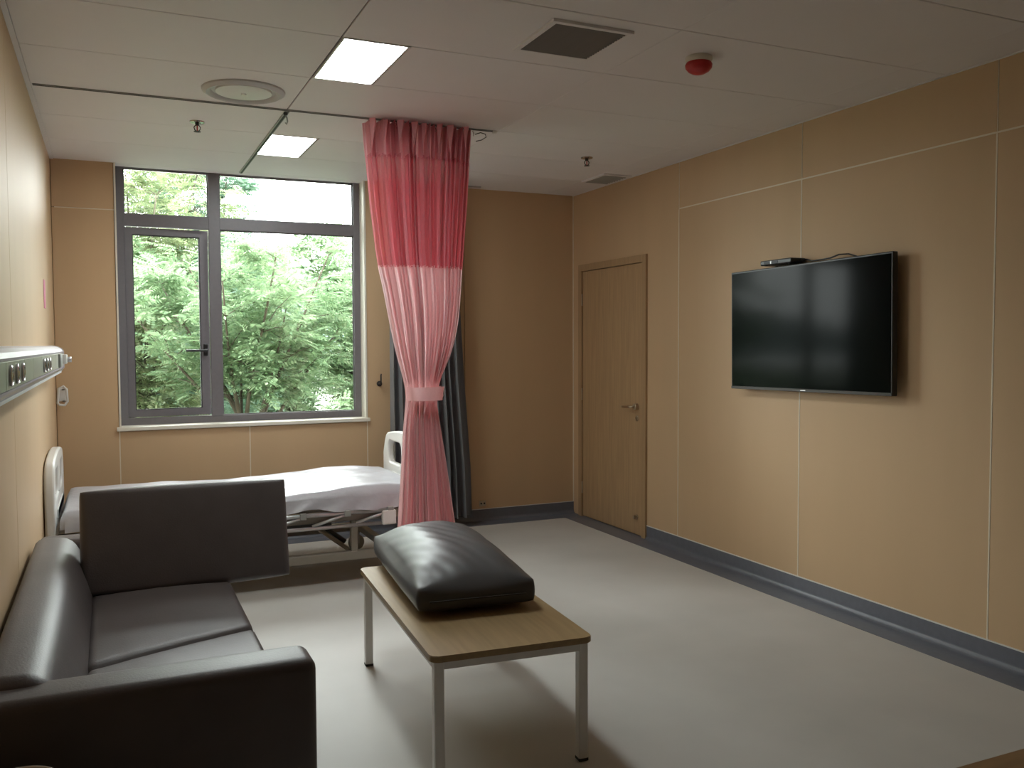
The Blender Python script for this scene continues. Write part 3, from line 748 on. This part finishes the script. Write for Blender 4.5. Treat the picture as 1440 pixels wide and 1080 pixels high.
for sx in (-1, 1):
    for s2 in (-1, 1): lb('rubber_foot', 'gasket', sx * .04 - .006, sx * .04 + .006, s2 * .1 - .006, s2 * .1 + .006, 0, .004)
obj('cable', tube(NB(), [(.02, -.13, .018), (.02, -.17, .02), (.015, -.22, .006), (.02, -.30, .008), (.015, -.36, .010), (.02, -.42, .024), (.03, -.48, .022), (.045, -.54, .0), (.05, -.60, -.05)], .0045, 6), 'black', t, smooth=True)

# ------------------------------------------------------------------ sofa along the left wall
t = thing('sofa', 'dark brown leather two seat sofa against the left wall', 'sofa', (.43, 3.54, 0))
SY0, SY1, SX1 = 2.46, 4.62, .855
def leather_box(name, x0, x1, y0, y1, z0, z1, bev, parent=t, m='leather'):
    return bx(name, m, parent, x0, x1, y0, y1, z0, z1, bev, 5, True, 60)
bx('base_frame', 'leather', t, .03, SX1 - .03, SY0 + .02, SY1 - .02, .08, .27, .02, 3, True, 60)
leather_box('armrest', .025, SX1, SY0, SY0 + .165, .075, .602, .035)
leather_box('armrest', .025, SX1, SY1 - .165, SY1, .075, .602, .035)
# sloped backrest: profile in x,z
bp_ = [(.02, .27), (.262, .27), (.252, .42), (.215, .53), (.185, .590), (.165, .615), (.140, .632), (.07, .636), (.03, .622), (.02, .59)]
bp_ = [(.02, .27), (.262, .27), (.258, .34), (.252, .42), (.234, .48), (.215, .53), (.200, .562), (.185, .588), (.170, .606), (.150, .619), (.125, .626), (.07, .628), (.04, .622), (.025, .608), (.02, .58)]
bm = NB(); rings = []
ca = (sum(a for a, _ in bp_) / len(bp_), .44)
ya, yb = SY0 + .10, SY1 - .16
for k in range(13):                                   # rounded ends
    f = k / 12; e = min(f, 1 - f) * 12
    ins = .05 * (1 - math.sin(min(1, e / 5) * PI / 2)) if e < 5 else 0
    y = ya + .05 * (1 - math.cos(min(1, e / 5) * PI / 2)) if f < .5 else yb - .05 * (1 - math.cos(min(1, e / 5) * PI / 2))
    if k == 6: y = (ya + yb) / 2
    rings.append([bm.verts.new((a, y, z if z < .3 else z - ins * (z - .3) / .33)) for a, z in bp_])
for p_, q_ in zip(rings[:-1], rings[1:]):
    for k in range(len(bp_)): bm.faces.new((p_[k], p_[(k + 1) % len(bp_)], q_[(k + 1) % len(bp_)], q_[k]))
bm.faces.new(rings[0][::-1]); bm.faces.new(rings[-1])
obj('backrest', bm, 'leather', t, True, 60)
for a, c, s, sl in ((SY0 + .167, 3.44, 5, 1), (3.444, SY1 - .167, 6, 0)):
    bm = soft_slab(.235, .83, a, c, .265, .415, 40, 50, lambda u, v: .012 * math.sin(PI * u) * math.sin(PI * v) ** .5, .0004, s, .035)
    for v in bm.verts:
        f = (v.co.y - a) / (c - a); f = f if sl else 1 - f
        v.co.y -= .24 * (.83 - v.co.x) / .595 * f
    obj('seat_cushion', bm, 'leather', t, True, 60)
for x in (.07, SX1 - .09):
    for y in (SY0 + .06, SY1 - .06):
        bm = NB(); lathe(bm, [(.022, 0), (.03, .08)], (x, y, 0), 14); obj('leg', bm, 'darkmetal', t, True, 40)

# ------------------------------------------------------------------ loose cushions
def cushion(w, l, h, edge, bulge, seed, wr=.0, n=44, power=.55, ear=.012):
    """boxy stuffed cushion centred on x,y with its underside at z=0: side walls of height 'edge', crowned top and bottom"""
    bm = bmesh.new(); us = np.linspace(-1, 1, n)
    r = np.random.default_rng(seed); f1, f2, f3 = r.uniform(0, 6, 3)
    def dome(u, v): return (max(0, 1 - abs(u) ** 2.6) ** power) * (max(0, 1 - abs(v) ** 3.0) ** power)
    def xy(u, v):
        k = 1 - .035 * (1 - v * v) * 0 - 0
        sx = u * (1 - .030 * (1 - abs(v) ** 2) * abs(u) ** 3) ; sy_ = v * (1 - .022 * (1 - abs(u) ** 2) * abs(v) ** 3)
        return sx * w / 2, sy_ * l / 2
    zc = edge / 2 + bulge * .22
    def side(u, v, up_):
        x, y = xy(u, v); d = dome(u, v)
        c = (abs(u) * abs(v)) ** 6
        wr_ = wr * (math.sin(9 * u + f1 + 3 * v) + .7 * math.sin(14 * v + f2 + 4 * u) + .5 * math.sin(23 * (u + v) + f3)) * (1 - d * .6) * (1 - max(abs(u), abs(v)) ** 8)
        if up_: return (x, y, zc + edge / 2 * (1 - .18 * c) + bulge * d + wr_)
        return (x, y, max(0, zc - edge / 2 * (1 - .18 * c) - bulge * .22 * d * 1.0))
    T = [[bm.verts.new(side(u, v, True)) for v in us] for u in us]; B = [[bm.verts.new(side(u, v, False)) for v in us] for u in us]
    for i in range(n - 1):
        for j in range(n - 1):
            bm.faces.new((T[i][j], T[i + 1][j], T[i + 1][j + 1], T[i][j + 1])); bm.faces.new((B[i][j], B[i][j + 1], B[i + 1][j + 1], B[i + 1][j]))
    loopi = [(i, 0) for i in range(n)] + [(n - 1, j) for j in range(1, n)] + [(i, n - 1) for i in range(n - 2, -1, -1)] + [(0, j) for j in range(n - 2, 0, -1)]
    NR = 5; rings = []
    for q in range(1, NR + 1):
        ring = []; f = q / (NR + 1)
        for (i, j) in loopi:
            a, c = T[i][j].co, B[i][j].co; m_ = a.lerp(c, f)
            nx_, ny_ = (1 if i == n - 1 else -1 if i == 0 else 0), (1 if j == n - 1 else -1 if j == 0 else 0)
            s = math.sin(PI * (i / (n - 1))) if ny_ and not nx_ else math.sin(PI * (j / (n - 1))) if nx_ and not ny_ else 0
            ring.append(bm.verts.new(m_ + Vector((nx_, ny_, 0)) * (ear * (.15 + .85 * s ** .6) * math.sin(PI * f) ** .8)))
        rings.append(ring)
    L = len(loopi); stack = [[T[i][j] for i, j in loopi]] + rings + [[B[i][j] for i, j in loopi]]
    for q in range(len(stack) - 1):
        for k in range(L):
            bm.faces.new((stack[q][k], stack[q + 1][k], stack[q + 1][(k + 1) % L], stack[q][(k + 1) % L]))
    return bm
def piping(w, l, z, r=.004, n=40):
    pts = rrect(-w / 2, w / 2, -l / 2, l / 2, .012, 3)
    return tube(NB(), [(a, b_, z) for a, b_ in pts], r, 6, closed=True)

# standing at the far end of the seat, leaning on the far arm
CW, CL, CH = .862, .435, .13
t = thing('back_cushion', 'dark brown leather cushion standing upright on the far end of the sofa', 'cushion', (.645, 4.115, .428), rot=(math.radians(90 - 14), 0, math.radians(0)), group='loose leather cushions')
bm = cushion(CW, CL, CH, .075, .034, 4, .0022, 44, .6, .02)
bmesh.ops.rotate(bm, verts=bm.verts, matrix=Matrix.Rotation(0, 3, 'Z'))
for v in bm.verts: v.co = Vector((v.co.x, v.co.y + CL / 2, -(v.co.z)))     # bottom edge on local y=0, face towards the camera
obj('cushion_cover', bm, 'leather', t, smooth=True)
obj('zip_seam', tube(NB(), [(CW / 2 - .002 + .014 * math.sin(PI * q) ** .6 - .012 * math.sin(PI * q), CL * (.12 + .76 * q), -.045) for q in np.linspace(0, 1, 12)], .002, 6), 'seam', t, smooth=True)

# ------------------------------------------------------------------ coffee table
TR = math.radians(-4)
t = thing('coffee_table', 'low oak topped table with white square steel legs beside the sofa', 'table', (1.622, 3.345, 0), TR)
def make_table(t, w, l, h, wood, axis_leg='legwhite', lm=.035):
    bm = NB(); prism(bm, rrect(-w / 2, w / 2, -l / 2, l / 2, .028), 'z', h - .022, h)
    bmesh.ops.bevel(bm, geom=[e for e in bm.edges if abs(e.verts[0].co.z - e.verts[1].co.z) < 1e-6], offset=.0025, segments=2, affect='EDGES')
    obj('table_top', bm, wood, t, smooth=40)
    i = .014
    for s in (-1, 1):
        bx('apron_rail', axis_leg, t, s * (w / 2 - i - .012) - .012, s * (w / 2 - i - .012) + .012, -l / 2 + i + lm, l / 2 - i - lm, h - .052, h - .023, .002, 1, False)
        bx('apron_rail', axis_leg, t, -w / 2 + i + lm, w / 2 - i - lm, s * (l / 2 - i - .012) - .012, s * (l / 2 - i - .012) + .012, h - .052, h - .023, .002, 1, False)
        for s2 in (-1, 1):
            cx_, cy_ = s * (w / 2 - i - lm / 2), s2 * (l / 2 - i - lm / 2)
            lg = bx('leg', axis_leg, t, cx_ - lm / 2, cx_ + lm / 2, cy_ - lm / 2, cy_ + lm / 2, .008, h - .023, .003, 1, False)
            bx('foot_cap', 'gasket', lg, cx_ - lm / 2 - .001, cx_ + lm / 2 + .001, cy_ - lm / 2 - .001, cy_ + lm / 2 + .001, 0, .012, .002, 1, False)
make_table(t, .59, 1.26, .45, 'tablewood')
t = thing('low_table', 'brown wooden table top just entering the lower right corner', 'table', (2.50, 1.185, 0), 0)
make_table(t, 1.20, .59, .45, 'darkwood')

# big cushion lying on the coffee table
t = thing('loose_cushion', 'plump charcoal leather cushion lying flat on the coffee table', 'cushion', (1.652, 3.60, .4505), math.radians(-6), group='loose leather cushions')
bm = cushion(.455, .98, .2, .098, .105, 9, .0035, 56, .80, .028)
obj('cushion_cover', bm, 'leather2', t, smooth=True)
obj('zip_seam', tube(NB(), [(a, -.5165 + .004 * math.cos(a * 5), .068) for a in np.linspace(-.19, .19, 12)], .0025, 6), 'seam', t, smooth=True)

# ------------------------------------------------------------------ things at the edges of the picture
t = thing('steel_bin', 'slim round steel bin beside the near sofa arm', 'bin', (.125, 2.245, 0))
bm = NB(); lathe(bm, [(0, 0), (.085, 0), (.088, .004), (.092, .49), (.089, .49), (.085, .01), (0, .008)], (0, 0, 0), 36); obj('bin_body', bm, 'darkmetal', t, smooth=40)
bm = NB(); tube(bm, [(.0925 * math.cos(2 * PI * k / 36), .0925 * math.sin(2 * PI * k / 36), .49) for k in range(36)], .005, 8, closed=True); obj('chrome_rim', bm, 'steel', t, smooth=True)
t = thing('wall_socket', 'small brass floor level outlet on the back wall beside the grey curtain', 'outlet', (3.15, D, .15))
bm = NB(); box(bm, 3.12, 3.18, D - .010, D - .0005, .125, .172, .003, 2); obj('face_plate', bm, 'brass', t, True, 40)
for s in (-1, 1):
    bm = NB(); lathe(bm, [(0, -.014), (.007, -.014), (.008, -.009), (0, -.009)], (3.15 + s * .014, D, .15), 12, 'y'); obj('plug_port', bm, 'gasket', t, True, 40)

# ------------------------------------------------------------------ outside
GZ = -.9
struct('bounce_pavement', box(NB(), -12, 16, D + WT + .02, D + 2.3, GZ - .05, GZ + .02), 'facade')  # unseen pale paving, added to throw daylight up onto the ceiling
o = obj('ground', box(NB(), -60, 70, D + WT + .05, 150, GZ - .3, GZ), 'grass'); tag(o, kind='structure')
b = NB(); box(b, -12, -.2, D + .02, D + WT, GZ - .1, 7); box(b, W + .2, 16, D + .02, D + WT, GZ - .1, 7); box(b, -.2, W + .2, D + .02, D + WT, H + .2, 7); box(b, -.2, W + .2, D + .02, D + WT, GZ - .1, -.15)
struct('wall_outside', b, 'facade')
# hill far behind
nx_, ny_ = 60, 14; V = []
for i in range(nx_):
    for j in range(ny_):
        x = -160 + 360 * i / (nx_ - 1); s = j / (ny_ - 1); y = 150 + 180 * s
        z = GZ - 1 + (17 + 7 * math.sin(x * .021 + 1.2) + 3 * math.sin(x * .07) + 1.2 * math.sin(x * .23 + s * 3)) * math.sin(PI * min(1, s * 1.0)) ** .7
        V.append((x, y, z))
me = bpy.data.meshes.new('hill'); me.from_pydata(V, [], [(i * ny_ + j, (i + 1) * ny_ + j, (i + 1) * ny_ + j + 1, i * ny_ + j + 1) for i in range(nx_ - 1) for j in range(ny_ - 1)])
o = mobj('hill', me, 'hill', smooth=True); tag(o, kind='structure')

def spray_template(L, pairs, ll, lw):
    """compound leaf: folded leaflets either side of a rachis along +x, drooping"""
    V = []; F = []
    def leaflet(p, d, n, ln, wd):
        s = np.cross(d, n); s = s / np.linalg.norm(s); k = len(V)
        V.extend([p, p + d * ln * .45 + s * wd / 2 - n * .1 * wd, p + d * ln - n * .12 * ln, p + d * ln * .45 - s * wd / 2 - n * .1 * wd])
        F.append((k, k + 1, k + 2, k + 3))
    for i in range(pairs):
        f = .18 + .82 * i / pairs; p = np.array([L * f, 0, -.22 * L * f * f]); sz = math.sin(PI * (.25 + .6 * f)) * .5 + .6
        for s in (-1, 1):
            d = np.array([.45, s * .85, -.15]); d /= np.linalg.norm(d)
            leaflet(p, d, np.array([0, 0, 1.]), ll * sz, lw * sz)
    leaflet(np.array([L, 0, -.22 * L]), np.array([.95, 0, -.3]), np.array([0, 0, 1.]), ll, lw)
    return np.array(V), np.array(F)
SPRAYS = [spray_template(.27, 6, .078, .030), spray_template(.22, 5, .085, .034), spray_template(.18, 5, .065, .028)]
def foliage_mesh(pos, dirs, scale, tpl):
    tv, tf = SPRAYS[tpl]; N = len(pos)
    X = dirs / np.linalg.norm(dirs, axis=1, keepdims=True)
    up_ = np.tile([0, 0, 1.], (N, 1)) + rng.normal(0, .35, (N, 3))
    Y = np.cross(up_, X); Y /= np.linalg.norm(Y, axis=1, keepdims=True); Z = np.cross(X, Y)
    P = pos[:, None, :] + scale[:, None, None] * (tv[None, :, 0:1] * X[:, None, :] + tv[None, :, 1:2] * Y[:, None, :] + tv[None, :, 2:3] * Z[:, None, :])
    nv = len(tv); V = P.reshape(-1, 3); F = (tf[None] + (np.arange(N) * nv)[:, None, None]).reshape(-1, 4)
    me = bpy.data.meshes.new('foliage'); me.vertices.add(len(V)); me.vertices.foreach_set('co', V.ravel())
    me.loops.add(len(F) * 4); me.loops.foreach_set('vertex_index', F.ravel().astype(np.int32))
    me.polygons.add(len(F)); me.polygons.foreach_set('loop_start', np.arange(0, len(F) * 4, 4, dtype=np.int32)); me.polygons.foreach_set('loop_total', np.full(len(F), 4, dtype=np.int32))
    me.update(calc_edges=True); me.validate(); return me
def tree(name, label, cat, x, y, h, spread, nst, nspr, leafm, tpl=0, low=.15, sc=1., stem_r=.035, group=None, fork=.2):
    t = thing(name, label, cat, (x, y, GZ), group=group)
    bm = NB(); tips = []
    for k in range(nst):
        a = 2 * PI * (k + rng.uniform(-.3, .3)) / nst; lean = spread * rng.uniform(.35, 1.0); hh = h * rng.uniform(.78, 1.0)
        pts = []; n = 9
        for i in range(n):
            s = i / (n - 1); q = max(0, (s - fork) / (1 - fork)) ** 1.15
            pts.append(Vector((math.cos(a) * (lean * q + .05) + .06 * math.sin(5 * s + k), math.sin(a) * (lean * q + .05) + .06 * math.cos(4 * s + k * 2), hh * s)))
        rr = [stem_r * (1 - .85 * i / (n - 1)) + .004 for i in range(n)]
        tube(bm, pts, rr, 6)
        for i in range(2, n):
            s = i / (n - 1)
            if s < low: continue
            for _ in range(3):
                b2 = rng.uniform(0, 2 * PI); ln = h * .2 * rng.uniform(.5, 1.2) * (1.15 - .55 * s)
                e = pts[i] + Vector((math.cos(b2) * ln, math.sin(b2) * ln, ln * rng.uniform(.1, .75)))
                m_ = (pts[i] + e) / 2 + Vector((0, 0, ln * .08)); tube(bm, [pts[i], m_, e], [rr[i] * .5, rr[i] * .35, .003], 5)
                for q in np.linspace(.25, 1, 5): tips.append((np.array(pts[i].lerp(e, q)), np.array((e - pts[i]).normalized())))
        tips.append((np.array(pts[-1]), np.array([0, 0, 1.])))
    obj('trunk', bm, 'bark', t, smooth=True)
    ix = rng.integers(0, len(tips), nspr)
    P = np.array([tips[i][0] for i in ix]) + rng.normal(0, .10 * sc, (nspr, 3)); Dd = np.array([tips[i][1] for i in ix]) + rng.normal(0, .55, (nspr, 3)); Dd[:, 2] = Dd[:, 2] * .5 - .05
    keep = P[:, 2] > h * low * .8
    me = foliage_mesh(P[keep], Dd[keep], rng.uniform(.7, 1.25, keep.sum()) * sc, tpl)
    o = mobj('foliage', me, LEAF[leafm], t); o['kind'] = 'stuff'
    return t
# name, label, x, y, height, spread, stems, sprays, leaf
tree('multi_stem_tree', 'multi stemmed young tree seen through the large right pane', 'tree', 1.92, 11.6, 3.6, 1.6, 12, 4200, 0, 0, .55, .85, .034, fork=.36)
tree('multi_stem_tree', 'tall leafy tree behind the open casement', 'tree', .60, 13.6, 5.0, 1.25, 7, 4200, 2, 0, .12, 1.0, .036, fork=.22)
tree('leafy_tree', 'slender blue green tree rising behind the window mullion', 'tree', 1.80, 15.4, 5.7, .8, 6, 4200, 1, 0, .12, 1.0, .04)
tree('leafy_tree', 'rounded bright tree at the right edge of the window', 'tree', 4.2, 13.4, 4.0, 1.5, 7, 4200, 0, 1, .10, 1.0, .036)
tree('leafy_tree', 'tree standing further right beyond the window', 'tree', 7.0, 14.6, 4.0, 1.6, 7, 2600, 1, 1, .10, 1.1, .036)
tree('leafy_tree', 'tree standing further left beyond the window', 'tree', -1.9, 13.0, 4.6, 1.5, 7, 2600, 0, 0, .10, 1.1, .036)
for k, (x, y, h, s, lm, lab) in enumerate(((-4.0, 20, 4.6, 2.0, 1, 'dense tree of the back row at far left'), (.4, 20.5, 4.5, 2.0, 2, 'dense tree of the back row behind the casement'),
        (3.6, 22.5, 4.5, 2.0, 0, 'dense pale tree of the back row in the middle'), (6.6, 20.5, 4.2, 2.0, 1, 'dense blue green tree of the back row at right'), (10.6, 22, 4.0, 2.2, 0, 'dense tree of the back row at far right'))):
    tree('background_tree', lab, 'tree', x, y, h, s, 8, 4200, lm, 1, .02, 1.5, .05, group='back row of trees')
for k, (x, y, h, s, lm, lab) in enumerate(((.45, 10.0, 1.5, .5, 2, 'pale shrub below the open casement'), (1.45, 9.5, 1.15, .4, 0, 'small green shrub below the window mullion'),
        (2.55, 9.7, 1.35, .45, 1, 'leafy shrub at the foot of the multi stemmed tree'), (3.3, 9.9, 1.65, .5, 0, 'dense green shrub at the lower right of the window'), (-.8, 10.2, 1.8, .6, 0, 'shrub just left of the window view'), (4.8, 10.3, 1.8, .6, 1, 'shrub just right of the window view'))):
    tree('shrub', lab, 'shrub', x, y, h, s, 9, 1900, lm, 2, .05, .8, .014, group='shrubs outside the window', fork=.02)
for k, (x, y, h, s_, lm, lab) in enumerate(((1.2, 17.2, 2.3, .9, 1, 'dark bush between the tree rows near the casement'), (3.1, 17.0, 2.3, .9, 0, 'bush between the tree rows in the middle of the view'),
        (5.0, 17.3, 2.4, .9, 2, 'bush between the tree rows at the right of the view'))):
    tree('bush', lab, 'shrub', x, y, h, s_, 9, 1800, lm, 1, .03, 1.2, .016, group='bushes between the tree rows', fork=.02)
